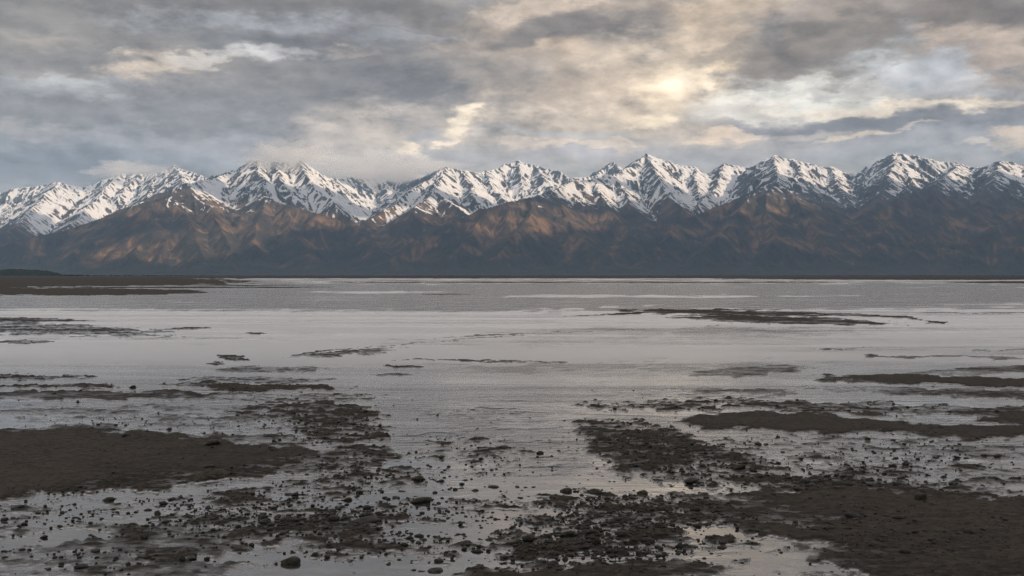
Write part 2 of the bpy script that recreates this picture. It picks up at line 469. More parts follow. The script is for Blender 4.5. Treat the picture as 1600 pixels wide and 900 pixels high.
def build_mountains():
    us = np.arange(-170, 1771, 1.32)
    ys = np.concatenate([np.linspace(8.6, 9.6, 46)[:-1], np.linspace(9.6, 16.1, 372), np.linspace(16.1, 17.8, 16)[1:]]) * K
    Uu, Y = np.meshgrid(us, ys)
    T = (Uu - UC) / F
    X = T * Y
    wx = X + 75 * fbm(X / 900, Y / 900, 3, 5) + 35 * fbm(X / 260, Y / 260, 2, 15)
    wy = Y + 75 * fbm(X / 900, Y / 900, 3, 6) + 35 * fbm(X / 260, Y / 260, 2, 16)
    H = np.full(X.shape, -400.0)
    dmin = np.full(X.shape, 1e9)
    for li, line in enumerate(RIDGES):
        dd = np.interp([p[2] for p in line], [9, 10, 11, 11.8, 12.4, 13.2, 14.5], [8.9, 9.6, 10.4, 11.1, 12.1, 13.9, 15.8])
        pts = [((u - UC) / F * d * K, d * K, (VH - v) / F * d * K + CAMH) for (u, v, _), d in zip(line, dd)]
        s0, s1 = (0.66, 0.22) if li == 0 else (0.56, 0.14)
        for (x0, y0, z0), (x1, y1, z1) in zip(pts[:-1], pts[1:]):
            # only the columns this ridge can reach
            R = 2900.0
            lo = (min(x0 / y0, x1 / y1) - R / 10500) * F + UC
            hi = (max(x0 / y0, x1 / y1) + R / 10500) * F + UC
            c0 = max(0, int(np.searchsorted(us, lo))); c1 = min(len(us), int(np.searchsorted(us, hi)) + 1)
            if c1 <= c0:
                continue
            px = wx[:, c0:c1] - x0; py = wy[:, c0:c1] - y0
            dx, dy = x1 - x0, y1 - y0
            t = np.clip((px * dx + py * dy) / (dx * dx + dy * dy), 0, 1)
            d = np.hypot(px - t * dx, py - t * dy)
            z = z0 + (z1 - z0) * t
            h = z - d * (s0 + s1 * np.exp(-d / 500.0))
            Hs = H[:, c0:c1]
            # soft maximum keeps valley floors rounded
            k = 40.0
            m = np.maximum(Hs, h)
            H[:, c0:c1] = m + k * np.log1p(np.exp(-np.abs(Hs - h) / k)) * 0.35
            dmin[:, c0:c1] = np.minimum(dmin[:, c0:c1], d)
    toe = 170.0
    H = np.where(H > toe, H, toe * np.exp(np.clip((H - toe) / toe, -8, 0))) - 12
    H += 25 * fbm(X / 500, Y / 500, 3, 41) * sst(60, 400, H)

    def grads(Hh):
        hs = np.gradient(Hh, us, axis=1) * F / Y
        hy = np.gradient(Hh, ys, axis=0) - T * hs
        return hs, hy

    gx, gy = grads(H)
    g0 = np.hypot(gx, gy)
    E = np.zeros_like(H)
    DX = DY = None
    fade = 0.30 + 0.70 * sst(20, 260, dmin)
    for oc, (lam, amp) in enumerate([(760, 46), (390, 42), (205, 33), (108, 21), (57, 11), (34, 5)]):
        gm = np.hypot(gx, gy) + 1e-6
        sxv, syv = -gy / gm, gx / gm
        xs, yv = X / lam, Y / lam
        xi = np.floor(xs); yi = np.floor(yv)
        SW = np.zeros_like(H); SC = np.zeros_like(H); SS = np.zeros_like(H)
        for i in (-1, 0, 1):
            for j in (-1, 0, 1):
                cx = xi + i; cyy = yi + j
                h1 = _hash(cx.astype(np.int64), cyy.astype(np.int64), 100 + oc)
                ox = cx + 0.5 + ((h1 & 1023) / 1023.0 - 0.5) * 0.8
                oy = cyy + 0.5 + (((h1 >> 10) & 1023) / 1023.0 - 0.5) * 0.8
                vx = xs - ox; vy = yv - oy
                wgt = np.exp(-2.6 * (vx * vx + vy * vy))
                ph = (vx * sxv + vy * syv) * 2 * math.pi * 0.95
                SW += wgt; SC += wgt * np.cos(ph); SS += wgt * np.sin(ph)
        c = SC / SW; s = SS / SW
        steep = np.clip(g0 / 0.55, 0, 1.25)
        a = amp * steep * fade * (0.55 + 0.45 * sst(450, 1050, H)) * (0.75 + 0.5 * fbm(X / 1500, Y / 1500, 2, 60 + oc))
        # sharp crests, rounded gully floors
        if oc == 3:
            DX, DY = gx / gm, gy / gm
            ST = s * np.clip(g0 / 0.4, 0, 1)
        if oc >= 4:
            ST = ST + 0.8 * s * np.clip(g0 / 0.4, 0, 1)
        E += a * (c - 0.35 * np.abs(s) + 0.1)
        k = a * 2 * math.pi * 0.95 / lam * (-s)
        gx = gx + k * sxv * 0.9
        gy = gy + k * syv * 0.9
    # streaks that run straight down the slopes: noise smeared along the fall line
    LIC = 0.0; LIC2 = 0.0
    for kq in (-4, -3, -2, -1, 0, 1, 2, 3, 4):
        qx = X + DX * kq * 24; qy = Y + DY * kq * 24
        LIC = LIC + fbm(qx / 46, qy / 46, 2, 880)
        LIC2 = LIC2 + perlin((X + DX * kq * 55) / 120, (Y + DY * kq * 55) / 120, 890)
    LIC = LIC / LIC.std() * 0.33; LIC2 = LIC2 / LIC2.std() * 0.33
    H2 = H + E + (9 * LIC + 12 * LIC2) * np.clip(g0 / 0.5, 0, 1) * (0.5 + 0.5 * sst(400, 1000, H))
    # low rolling foot hills in front of the range
    fx = X / 520; fy = Y / 330
    foot = (0.5 + 0.9 * fbm(fx, fy, 5, 77)) * 95 * sst(8900, 9600, Y) * (1 - sst(10800, 12200, Y))
    foot += 34 * (0.5 + fbm(X / 300, Y / 160, 5, 78)) * sst(8650, 8900, Y)
    foot = np.maximum(foot, 0)
    H2 = np.maximum(H2, foot) + 0.35 * np.minimum(np.maximum(foot, 0), 60) * sst(0, 400, H2) * (1 - sst(300, 600, H2))
    edge = sst(8600, 8720, Y)
    H2 = H2 * edge - 0.6 * (1 - edge)
    gx2, gy2 = grads(H2)
    g2 = np.hypot(gx2, gy2)
    # snow: by altitude, held in gullies and on gentle ground, blown off the crests
    n = fbm(X / 700, Y / 700, 4, 90)
    nf = fbm(X / 60, Y / 60, 3, 91)
    gul = -E / 60.0
    line = 830 + 210 * n - 110 * sst(900, 100, Uu) + 240 * sst(1080, 1300, Uu) + 150 * sst(11200, 10700, Y) - (330 - 190 * sst(1080, 1250, Uu)) * sst(10900, 11900, Y)
    aspect = np.clip(gx2 / 0.5, -1, 1)   # >0: slope faces left, the windward rocky side
    snow = np.minimum((H2 - line) / 480.0, 0.75) + 0.55 * gul + 0.12 * nf + 0.80 * LIC + 0.65 * LIC2 + 0.55 * sst(0.62, 0.30, g2) + 0.2 * ST - 0.95 * (g2 - 0.66) * sst(0.3, 1.2, g2) - 0.75 * np.maximum(aspect, 0) + 0.12
    snow -= 0.8 * sst(110, 10, dmin) * sst(0.3, -0.3, LIC + 0.5 * nf)
    snow = np.minimum(snow, (H2 - line + 230) / 60.0)
    tone = np.clip(0.5 + 0.45 * fbm(X / 420, Y / 420, 5, 95) - 0.35 * gul + 0.85 * LIC + 0.45 * LIC2, 0, 1)
    return X, Y, H2, snow, tone


MX, MY, MZ, MSNOW, MTONE = build_mountains()
mm, t, b, _ = material('mountain_rock_and_snow')
geo = t.new('ShaderNodeNewGeometry')
pos = geo.outputs['Position']
sn = t.attr('snow'); tone = t.attr('tone')
n1 = t.noise(t.mapping(pos, scale=(1, 1, 0.5)), 0.030, 5, 0.65)
n2 = t.noise(t.mapping(pos, scale=(1, 1, 0.35)), 0.0045, 6, 0.6, 0.4)
spz = t.new('ShaderNodeSeparateXYZ'); t.l.new(pos, spz.inputs[0])
z = spz.outputs[2]
rock = t.mix(t.ramp(n1, 0.35, 0.65), (0.055, 0.055, 0.060), (0.125, 0.118, 0.115))
grass = t.mix(t.ramp(n2, 0.42, 0.66), (0.060, 0.048, 0.039), (0.25, 0.158, 0.094))
grass = t.mix(t.ramp(tone, 0.42, 0.66, 0.0, 0.65), grass, (0.040, 0.038, 0.032))
scrub = t.mix(t.ramp(n1, 0.4, 0.6), (0.030, 0.033, 0.026), (0.062, 0.058, 0.042))  # dark colour painted in for shade on the low slopes, not plants
grass = t.mix(t.ramp(t.math('ADD', z, t.math('MULTIPLY', t.math('SUBTRACT', n2, 0.5), 900.0)), 120, 420, 0.75, 0.0), grass, scrub)  # painted shade, fading out with height
zn = t.math('ADD', z, t.math('MULTIPLY', t.math('SUBTRACT', n2, 0.5), 700.0))
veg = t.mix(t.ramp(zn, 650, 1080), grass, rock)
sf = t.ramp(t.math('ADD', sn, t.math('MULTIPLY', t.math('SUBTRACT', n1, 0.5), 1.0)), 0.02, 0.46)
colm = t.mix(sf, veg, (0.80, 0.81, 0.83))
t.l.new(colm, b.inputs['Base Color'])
b.inputs['Roughness'].default_value = 0.9
b.inputs['Specular IOR Level'].default_value = 0.15
bump(t, b, t.noise(pos, 0.05, 5, 0.65), 0.8, 16.0)
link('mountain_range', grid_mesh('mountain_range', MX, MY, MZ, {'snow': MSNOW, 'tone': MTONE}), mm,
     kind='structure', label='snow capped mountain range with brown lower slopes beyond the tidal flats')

# ================================================================== the tidal flat
# one patch of flat each: (column, row, half width, half height, tilt, height in cm, lumpiness, softness, raggedness)
PATCH = [
    # far flats under the mountains
    (800, 431, 2600, 4.2, 0, 22, 0, .6, .5),
    (60, 440, 330, 8, 0, 20, 0, .5, .8),
    (100, 456, 240, 6, 0, 12, .2, .5, .8),
    (-200, 452, 260, 14, 0, 14, .2, .5, .8),
    (1500, 434, 420, 3.5, 0, 18, 0, .6, .6),
    (1650, 441, 200, 2.0, 0, 10, 0, .6, .6),
    (900, 441, 500, 1.2, 0, 6, 0, .8, 1.2),
    (300, 449, 300, 1.5, 0, 5, 0, .8, 1.2),
    (700, 460, 60, 1.2, 0, 3, .2, .6, 1),
    (420, 446, 120, 1.2, 0, 3, .2, .6, 1),
    # wet flats at middle left
    (60, 514, 270, 13, 2, 2.0, .6, .8, 1.2),
    (20, 500, 110, 5, 1, 3, .6, .6, 1.2),
    (20, 534, 60, 3.5, 0, 3, .6, .6, 1),
    (290, 514, 40, 2.6, 0, 4, .8, .6, 1),
    (402, 521, 24, 1.6, 0, 4, .8, .6, 1),
    (366, 560, 24, 4.0, 2, 6, 1.0, .5, 1),
    (338, 568, 16, 1.8, 0, 4, .8, .6, 1),
    (540, 553, 120, 3.5, -3, 2.6, .3, .8, .8),
    (560, 549, 90, 1.6, -5, 3.5, .3, .7, .8),
    (500, 550, 70, 1.6, -6, 3.6, .2, .6, .7), (620, 539, 80, 1.4, -5, 3.4, .2, .6, .7), (740, 529, 90, 1.2, -4, 3.2, .2, .6, .7), (880, 521, 90, 1.0, -3, 3.0, .2, .6, .7), (1020, 514, 90, .9, -2, 2.8, .2, .6, .7),
    (760, 524, 190, 1.2, -3, 2.4, .2, .8, .6),
    (760, 564, 190, 1.3, 1, 3.0, .2, .8, .8),
    (430, 578, 130, 6, 0, 3.0, .3, .8, .6),
    (628, 574, 28, 2.8, 0, 5, 1.0, .5, 1),
    (610, 585, 60, 3.5, 0, 1.2, .3, .8, .8),
    # sand bank in the middle distance
    (1150, 489, 230, 5, 1, 4.6, .7, .8, 1.1),
    (1010, 488, 150, 1.6, -3, 5, .8, .7, 1.0),
    (1220, 500, 200, 7, 2, 4.8, .1, .6, .9),
    (1330, 492, 90, 2.6, 3, 4, .1, .6, .9),
    (1100, 484, 130, 1.4, 0, 5, .6, .7, 1.0),
    (1430, 498, 40, 1.4, 6, 4, .1, .6, .8),
    (1060, 512, 130, 1.0, -3, 1.0, 0, .8, .8),
    (1465, 503, 16, 2.0, 8, 4, .6, .6, 1),
    (1650, 489, 330, 1.0, 0, 2.2, .1, .8, .8),
    # damp sheets on the right
    (1165, 581, 115, 11, -3, 3.4, .1, .7, .5),
    (1480, 558, 170, 2.2, 1, 3.4, .2, .7, .7),
    (1330, 545, 60, 1.5, 0, 1.6, .2, .7, .7),
    (1560, 579, 180, 8, -2, 3.4, .1, .6, .5),
    (1620, 545, 160, 2.5, -2, 1.2, .2, .7, .7),
    (1470, 596, 200, 7, 2, 9, .05, .35, .35),
    (1640, 600, 150, 8, 2, 8, .05, .5, .4),
    (1330, 596, 60, 3.5, 2, 6, .2, .5, .6),
    (1480, 614, 260, 8, 2, 2.3, .25, .6, .9),
    (1100, 614, 190, 10, 0, 2.0, .2, .6, .8),
    (1020, 634, 130, 8, 0, 4.0, 1.0, .5, 1),
    (1240, 634, 180, 8, 3, 3.5, .9, .5, 1.1),
    (1450, 640, 260, 9, 2, 3.2, .5, .5, .9),
    (1270, 660, 220, 17, 1, 8, .06, .4, .4),
    (1560, 668, 170, 17, -2, 7.5, .05, .4, .4),
    (1420, 657, 170, 6, 3, -.3, .3, .5, .8),
    (1620, 655, 100, 8, 0, 6, .1, .5, .6),
    # stony bank right of the channel
    (1000, 690, 110, 30, 6, 4.0, 1.0, .5, 1),
    (1080, 725, 150, 34, 4, 4.2, 1.0, .5, 1),
    (960, 660, 60, 8, 0, 2.6, 1.0, .6, 1),
    (1230, 745, 160, 22, 6, 3.4, 1.0, .5, 1),
    (1340, 700, 250, 26, 1, .8, .45, .6, 1),
    (1400, 738, 250, 26, 3, .55, .6, .6, 1),
    (1560, 705, 110, 14, 0, 1.2, .4, .6, 1),
    (1430, 768, 180, 10, 2, 2.2, .8, .6, 1),
    # left: weedy lines and sand bars
    (60, 590, 90, 5, 0, 5, 1.0, .5, 1),
    (90, 604, 110, 4, 0, 4.5, 1.0, .5, 1),
    (400, 594, 150, 5, 0, 2.4, .5, .5, 1),
    (430, 606, 130, 6, 0, 7, 1.1, .45, .9),
    (310, 600, 70, 4, 0, 3, .8, .5, 1),
    (150, 618, 290, 8, 0, 6, .1, .45, .5),
    (430, 622, 180, 8, 0, 2.6, .5, .5, .9),
    (460, 650, 150, 24, 0, 3.2, .95, .5, 1),
    (520, 665, 90, 36, 10, 4.0, 1.1, .5, 1),
    (150, 640, 240, 9, 0, 1.8, .3, .6, 1),
    (200, 662, 330, 16, 0, .45, .3, .6, .8),
    (60, 676, 130, 9, -4, 4.5, .1, .5, .6),
    (380, 690, 150, 14, 0, 2.2, .6, .6, 1),
    (60, 725, 340, 50, -2, 9, .08, .35, .35),
    (330, 722, 190, 24, -4, 7, .2, .4, .6),
    (500, 722, 130, 16, -6, 5.5, .8, .5, .9),
    (250, 752, 190, 12, -5, 7, .9, .4, .7),
    (-150, 740, 250, 60, 0, 9, .1, .5, .5),
    (590, 742, 60, 8, -3, 5, .9, .5, 1),
    # lower left flats
    (520, 760, 180, 22, -4, 1.6, .7, .7, 1),
    (150, 795, 280, 16, 0, .5, .5, .7, 1),
    (380, 790, 190, 34, 0, 1.2, .8, .8, 1),
    (60, 820, 160, 22, 0, 1.0, .6, .7, 1),
    (230, 850, 230, 40, -6, 3.2, .45, .6, .8),
    (70, 885, 220, 30, 0, 2.6, .3, .6, .8),
    (70, 846, 120, 12, -10, -2.5, .1, .6, .6),
    (300, 900, 210, 22, 0, 2.6, .4, .6, .8),
    (470, 825, 170, 30, 0, 1.3, .9, .8, 1),
    (620, 800, 160, 30, 0, -.7, .9, .8, 1),
    (620, 860, 190, 30, 0, -.1, .9, .8, 1.2),
    (450, 900, 90, 18, 0, -3.0, .2, .7, .7),
    (570, 895, 110, 20, 0, -4, .2, .7, .7),
    (740, 790, 120, 26, 0, -1.6, .8, .8, 1.2),
    (740, 705, 110, 34, 6, -.5, .9, .8, 1.2),
    (750, 650, 110, 14, 0, -.6, .5, .8, 1.2),
    # stony ground at the lower middle
    (930, 800, 210, 34, 0, 1.6, 1.1, .7, 1),
    (1010, 800, 120, 22, 0, 4.5, 1.2, .5, 1),
    (960, 850, 230, 26, -3, 3.2, 1.2, .5, 1),
    (820, 805, 90, 16, 0, -1.5, .8, .7, 1),
    (800, 905, 120, 22, -5, 5.0, .9, .5, .9),
    (960, 900, 210, 22, -3, 8, .3, .5, .6),
    # big dark mud bar at lower right
    (1400, 815, 330, 48, 3, 8.5, .25, .3, .5),
    (1620, 840, 240, 60, 0, 8.5, .25, .5, .5),
    (1180, 800, 140, 20, 8, 6, .5, .5, .8),
    (1500, 880, 330, 34, 0, 7, .3, .5, .5),
    (1150, 860, 120, 14, 6, 2.2, .8, .6, 1),
    (1230, 880, 130, 12, 9, -2.0, .3, .6, .8),
    (1140, 835, 90, 8, 10, -.6, .6, .6, 1),
    (1190, 908, 140, 12, 0, 2.5, .3, .6, .8),
]


def flat_height(X, Y):
    """height in metres above the water, and lumpiness, of the flat at ground points"""
    u = UC + F * X / Y
    v = VH + F * CAMH / Y
    lnY = np.log(Y)
    q1 = fbm(u / 95.0, lnY * 11.0, 5, 201, 0.6)
    q2 = fbm(u / 70.0 + 9, lnY * 14.0, 5, 231, 0.6)
    q3 = fbm(u / 30.0 + 3, lnY * 38.0, 4, 261, 0.6)
    off = v - VH
    uu = u + 46 * q1
    vv = v + off * 0.050 * q2
    h = -6.0 + 4.0 * sst(610, 720, vv)
    lp = np.full(X.shape, 0.15)
    for (cu, cvv, ru, rv, tilt, hh, lump, soft, rg) in PATCH:
        a = math.radians(tilt)
        du = uu - cu; dv = vv - cvv
        du2 = du * 1.0; dv2 = dv - du * math.tan(a)
        r = np.sqrt((du2 / ru) ** 2 + (dv2 / rv) ** 2) / 1.12
        g = 1 - r + rg * 0.42 * q3
        al = sst(0.0, 0.08 + 0.55 * soft, g)
        h = h + (hh - h) * al
        lp = lp + (lump - lp) * al
    # natural relief, wider forms higher
    nz = 4.5 * fbm(X / 46, Y / 46, 2, 300) * sst(60, 160, Y) + 3.2 * fbm(X / 6.5, Y / 5.0, 3, 310) + 1.3 * fbm(X / 1.9, Y / 1.1, 3, 320) * 1.5
    near = sst(140, 40, Y)
    nz = nz + sst(45, 90, Y) * sst(420, 160, Y) * 2.4 * fbm(X / 3.2, Y / 2.6, 2, 312)
    nz = nz + near * 1.9 * fbm(X / 0.62, Y / 0.34, 3, 330) * (0.6 + lp)
    nz = nz + near * 1.1 * fbm(X / 0.24, Y / 0.17, 3, 335)
    h = h * (1 - (0.28 + 0.22 * np.clip(lp, 0, 1)) * (h > 0) * near) + nz * 0.9
    # lumps of mud, weed and bedded cobbles
    l1 = perlin(X / 0.34, Y / 0.30, 340); l2 = perlin(X / 0.17, Y / 0.16, 350); l3 = perlin(X / 0.9, Y / 0.6, 360)
    lump = 3.4 * sst(0.10, 0.55, l1 + 0.35 * l3) + 2.0 * sst(0.10, 0.55, l2 + 0.3 * l3) + 2.2 * sst(0.15, 0.5, l3)
    h = h + lp * lump * near
    far = sst(60, 150, Y)
    h = h + far * lp * 7 * np.maximum(fbm(X / 5.0, Y / 3.2, 3, 370), 0)
    return h * 0.01, lp


def rows_from_v(vs):
    return F * CAMH / (vs - VH)


vs = np.concatenate([np.array([1700, 1450, 1250, 1100, 1020, 970, 940, 920]), np.arange(910, 470, -0.95), np.arange(470, 438, -0.42), np.arange(438, 429.9, -0.22), np.array([429.85, 429.8, 429.75, 429.72, 429.7])])
ygr = rows_from_v(vs)
ugr = np.concatenate([np.array([-3200, -2200, -1500, -1000, -700, -500, -380, -280, -200, -140, -100, -70, -50]), np.arange(-40, 1641, 1.75), np.array([1650, 1670, 1700, 1740, 1800, 1880, 1980, 2100, 2300, 2600, 3100, 3800, 4800])])
GU, GY = np.meshgrid(ugr, ygr)
GX = (GU - UC) / F * GY
GZ, GL = flat_height(GX, GY)
gm, t, b, _ = material('tidal_mud')
geo = t.new('ShaderNodeNewGeometry')
pos = geo.outputs['Position']
spz = t.new('ShaderNodeSeparateXYZ'); t.l.new(pos, spz.inputs[0])
z = spz.outputs[2]
lump = t.attr('lump')
fine = t.noise(pos, 26.0, 4, 0.65)
grain = t.noise(pos, 7.0, 6, 0.65)
wide = t.noise(t.mapping(pos, scale=(0.6, 1.3, 1)), 0.55, 5, 0.6)
streak = t.noise(t.mapping(pos, scale=(1.0, 3.0, 1)), 2.2, 5, 0.62)
dry = t.ramp(t.math('ADD', z, t.math('MULTIPLY', t.math('SUBTRACT', wide, 0.5), 0.05)), 0.018, 0.075)
sand = t.mix(t.ramp(grain, 0.35, 0.68), (0.036, 0.030, 0.024), (0.066, 0.055, 0.044))
mud = t.mix(t.ramp(grain, 0.35, 0.68), (0.018, 0.016, 0.014), (0.036, 0.033, 0.029))
colg = t.mix(dry, mud, sand)
weed = t.mix(t.ramp(fine, 0.4, 0.6), (0.010, 0.010, 0.008), (0.028, 0.027, 0.018))
colg = t.mix(t.math('MULTIPLY', t.ramp(streak, 0.50, 0.60), t.ramp(lump, 0.25, 0.9, 0.30, 0.85)), colg, weed)
speck = t.noise(t.mapping(pos, scale=(1, 1.8, 1)), 9.0, 4, 0.7)
colg = t.mix(t.ramp(speck, 0.56, 0.64, 0.0, 0.8), colg, (0.009, 0.008, 0.007))
colg = t.mix(t.ramp(speck, 0.42, 0.34, 0.0, 0.5), colg, (0.10, 0.085, 0.068))
t.l.new(colg, b.inputs['Base Color'])
wet = t.ramp(t.math('ADD', z, t.math('MULTIPLY', t.math('SUBTRACT', streak, 0.5), 0.05)), 0.004, 0.045)
t.l.new(t.math('ADD', t.math('MULTIPLY', wet, 0.56), 0.16), b.inputs['Roughness'])
t.l.new(t.ramp(wet, 0.0, 1.0, 0.9, 0.06), b.inputs['Specular IOR Level'])
film = t.ramp(t.math('ADD', z, t.math('MULTIPLY', t.math('SUBTRACT', t.noise(t.mapping(pos, scale=(1, 2.2, 1)), 5.0, 5, 0.65), 0.5), 0.06)), 0.024, 0.004)
t.l.new(t.math('MULTIPLY', film, 0.85), b.inputs['Coat Weight'])
b.inputs['Coat IOR'].default_value = 3.4
b.inputs['Coat Roughness'].default_value = 0.14
hh = t.math('ADD', t.math('MULTIPLY', grain, 0.7), t.math('MULTIPLY', fine, 0.35))
bump(t, b, hh, 1.0, 0.055)
ground = link('tidal_flat', grid_mesh('tidal_flat', GX, GY, GZ, {'lump': GL}), gm,
              kind='structure', label='dark wet mud and sand of the tidal flat cut by pools and a channel')

# land below and behind everything, out to the horizon
def ring_land():
    n = 96
    verts = [(0.0, 0.0, -0.9)]
    faces = []
    rs = [30.0, 300.0, 3000.0, 12000.0, 30000.0, 60000.0]
    for r in rs:
        for k in range(n):
            a = 2 * math.pi * k / n
            verts.append((r * math.cos(a), r * math.sin(a), -0.9 if r < 2.9e4 else -0.9))
    for k in range(n):
        faces.append((0, 1 + k, 1 + (k + 1) % n))
    for i in range(len(rs) - 1):
        for k in range(n):
            a0 = 1 + i * n + k; a1 = 1 + i * n + (k + 1) % n
            faces.append((a0, a0 + n, a1 + n, a1))
    me = bpy.data.meshes.new('sea_bed')
    me.from_pydata(verts, [], faces)
    return me


link('sea_bed', ring_land(), gm, kind='structure')

# ================================================================== the water
RUF = [
    (800, 462, 1900, 26, 0, 1.0, .4),
    (1000, 463, 330, 2.2, 0, .25, .8), (600, 457, 130, 2.2, 0, .3, .8), (860, 486, 240, 2.5, -3, .25, .8), (300, 487, 300, 2, 0, .5, .8),
    (150, 545, 480, 22, 0, .12, .6), (560, 527, 330, 9, -3, .12, .7), (900, 505, 330, 5, -4, .2, .8),
    (900, 541, 300, 12, -2, .5, .9), (1250, 520, 330, 10, 0, .55, .8), (1500, 530, 300, 22, 0, .3, .8), (1050, 572, 240, 6, 0, .6, .8),
    (1000, 590, 160, 12, 0, .2, .8), (800, 575, 120, 8, 0, .7, .8), (700, 600, 150, 20, 0, .35, .8),
    (750, 655, 90, 14, 0, 1.0, .8), (840, 660, 90, 14, 0, .2, .8), (740, 700, 90, 26, 0, .8, .8), (850, 720, 90, 20, 0, .7, .8),
]
wv = np.concatenate([np.array([4000, 2400, 1700, 1300, 1100, 960]), np.arange(940, 470, -2.5), np.arange(470, 432, -0.6), np.array([431.5, 431, 430.6, 430.3, 430.1, 429.9, 429.7, 429.4, 429.2, 429.12])])
wy_ = rows_from_v(wv)
wu = np.concatenate([np.array([-9000, -5000, -3000, -1800, -1000, -500, -250, -120]), np.arange(-60, 1661, 10), np.array([1720, 1850, 2100, 2600, 3400, 5000, 7000, 11000])])
WU, WY = np.meshgrid(wu, wy_)
WX = (WU - UC) / F * WY
WV = np.repeat(wv[:, None], len(wu), 1)
rf = np.full(WX.shape, 0.35)
q1 = fbm(WU / 130, np.log(WY) * 12, 4, 501, 0.6); q2 = fbm(WU / 90, np.log(WY) * 16, 4, 502, 0.6)
for (cu, cvv, ru, rv, tilt, val, soft) in RUF:
    du = WU + 60 * q1 - cu; dv = WV + (WV - VH) * (0.16 * q2 + 0.06 * q1) - cvv - du * math.tan(math.radians(tilt))
    g = 1 - np.sqrt((du / ru) ** 2 + (dv / rv) ** 2) / 1.1 + 0.7 * q2
    rf = rf + (val - rf) * sst(0, 0.1 + 0.6 * soft, g)
rf = rf + (0.10 - rf) * sst(690, 860, WV + 40 * q1)
# rows behind the camera
wm, t, b, _ = material('tidal_water')
geo = t.new('ShaderNodeNewGeometry')
pos = geo.outputs['Position']
ruf = t.attr('ruffle')
spw = t.new('ShaderNodeSeparateXYZ'); t.l.new(pos, spw.inputs[0])
dist = t.math('MAXIMUM', spw.outputs[1], 5.0)
ripple = t.noise(t.mapping(pos, scale=(0.55, 1.0, 1)), 3.4, 5, 0.6, 0.3)
chop = t.noise(t.mapping(pos, scale=(0.40, 1.0, 1)), 0.55, 6, 0.62, 0.3)
swell = t.noise(t.mapping(pos, scale=(0.30, 1.0, 1)), 0.10, 6, 0.6, 0.3)
kr = t.math('MULTIPLY', ripple, t.ramp(dist, 20, 120, 0.05, 0.05))
kc = t.math('MULTIPLY', chop, t.ramp(dist, 20, 120, 0.05, 0.42))
ks = t.math('MULTIPLY', swell, t.ramp(dist, 60, 300, 0.0, 1.6))
gust = t.noise(t.mapping(pos, scale=(0.32, 0.20, 1)), 1.0, 3, 0.55, 0.2)
lane = t.noise(t.mapping(pos, scale=(0.22, 1.1, 1)), 0.10, 7, 0.70, 0.6)

calm = t.math('SUBTRACT', 1.0, t.ramp(t.math('ADD', ruf, t.math('MULTIPLY', t.math('SUBTRACT', lane, 0.5), 2.4)), 0.10, 0.85), clamp=True)
ruf = t.math('SUBTRACT', 1.0, calm)
kg = t.math('MULTIPLY', gust, t.ramp(dist, 35, 110, 0.0, 1.7))
kc = t.math('ADD', kc, kg)
hw = t.math('MULTIPLY', t.math('ADD', kr, kc), t.math('ADD', t.math('MULTIPLY', ruf, 0.90), 0.10))
bump(t, b, hw, 1.0, 1.0)
b.inputs['Base Color'].default_value = (0.030, 0.031, 0.030, 1)
calm_r = t.ramp(dist, 18, 60, 0.04, 0.42)
ruf_r = t.ramp(dist, 15, 50, 0.07, 0.16)
t.l.new(t.math('ADD', t.math('MULTIPLY', calm, calm_r), t.math('MULTIPLY', ruf, ruf_r)), b.inputs['Roughness'])
t.l.new(t.math('ADD', 6.6, t.math('MULTIPLY', t.ramp(dist, 14, 40), t.ramp(calm, 0.0, 1.0, 1.7, 8.0, smooth=False))), b.inputs['IOR'])

link('tidal_water', grid_mesh('tidal_water', WX, WY, np.zeros_like(WX), {'ruffle': rf}), wm,
     kind='structure', label='shallow grey tidal water in the channel and pools')


# ================================================================== stones
import bmesh


def stone_mesh(name, seed, sub=2, squash=0.62, blocky=0.0, jag=0.16):
    bm = bmesh.new()
    bmesh.ops.create_icosphere(bm, subdivisions=sub, radius=0.5)
    r = random.Random(seed)
    ph = [Vector((r.uniform(-1, 1), r.uniform(-1, 1), r.uniform(-1, 1))).normalized() for _ in range(7)]
    cut = [r.uniform(0.30, 0.44) for _ in range(7)]
    off = Vector((r.uniform(0, 50), r.uniform(0, 50), r.uniform(0, 50)))
    from mathutils import noise as mn
    for vtx in bm.verts:
        p = vtx.co.copy()
        for d, c in zip(ph, cut):     # knocked-off facets
            k = p.dot(d)
            if k > c:
                p -= d * (k - c) * 0.85
        n = mn.noise(p * 2.2 + off) * jag + mn.noise(p * 5.5 + off) * jag * 0.45
        p *= 1 + n
        if blocky:
            p = Vector([math.copysign(abs(q) ** (1 - blocky) * 0.5 ** blocky, q) for q in p])
        p.z *= squash
        p.y *= r.uniform(0.995, 1.005) * 0.85
        vtx.co = p
    me = bpy.data.meshes.new(name)
    bm.to_mesh(me)
    bm.free()
    me.shade_smooth()
    return me


def stone_material(name, c0, c1, weedc=None, rough=0.5):
    m, t, b, _ = material(name)
    tc = t.new('ShaderNodeTexCoord').outputs['Object']
    inf = t.new('ShaderNodeObjectInfo')
    vec = t.vmath('ADD', tc, inf.outputs['Location'])
    n = t.noise(vec, 5.0, 5, 0.65)
    c = t.mix(t.ramp(n, 0.35, 0.65), c0, c1)
    if weedc:
        c = t.mix(t.ramp(t.noise(vec, 3.0, 4, 0.6), 0.48, 0.58), c, weedc)
    t.l.new(c, b.inputs['Base Color'])
    b.inputs['Roughness'].default_value = rough
    b.inputs['Specular IOR Level'].default_value = 0.15
    bump(t, b, t.noise(vec, 14.0, 5, 0.7), 0.7, 0.02)
    return m


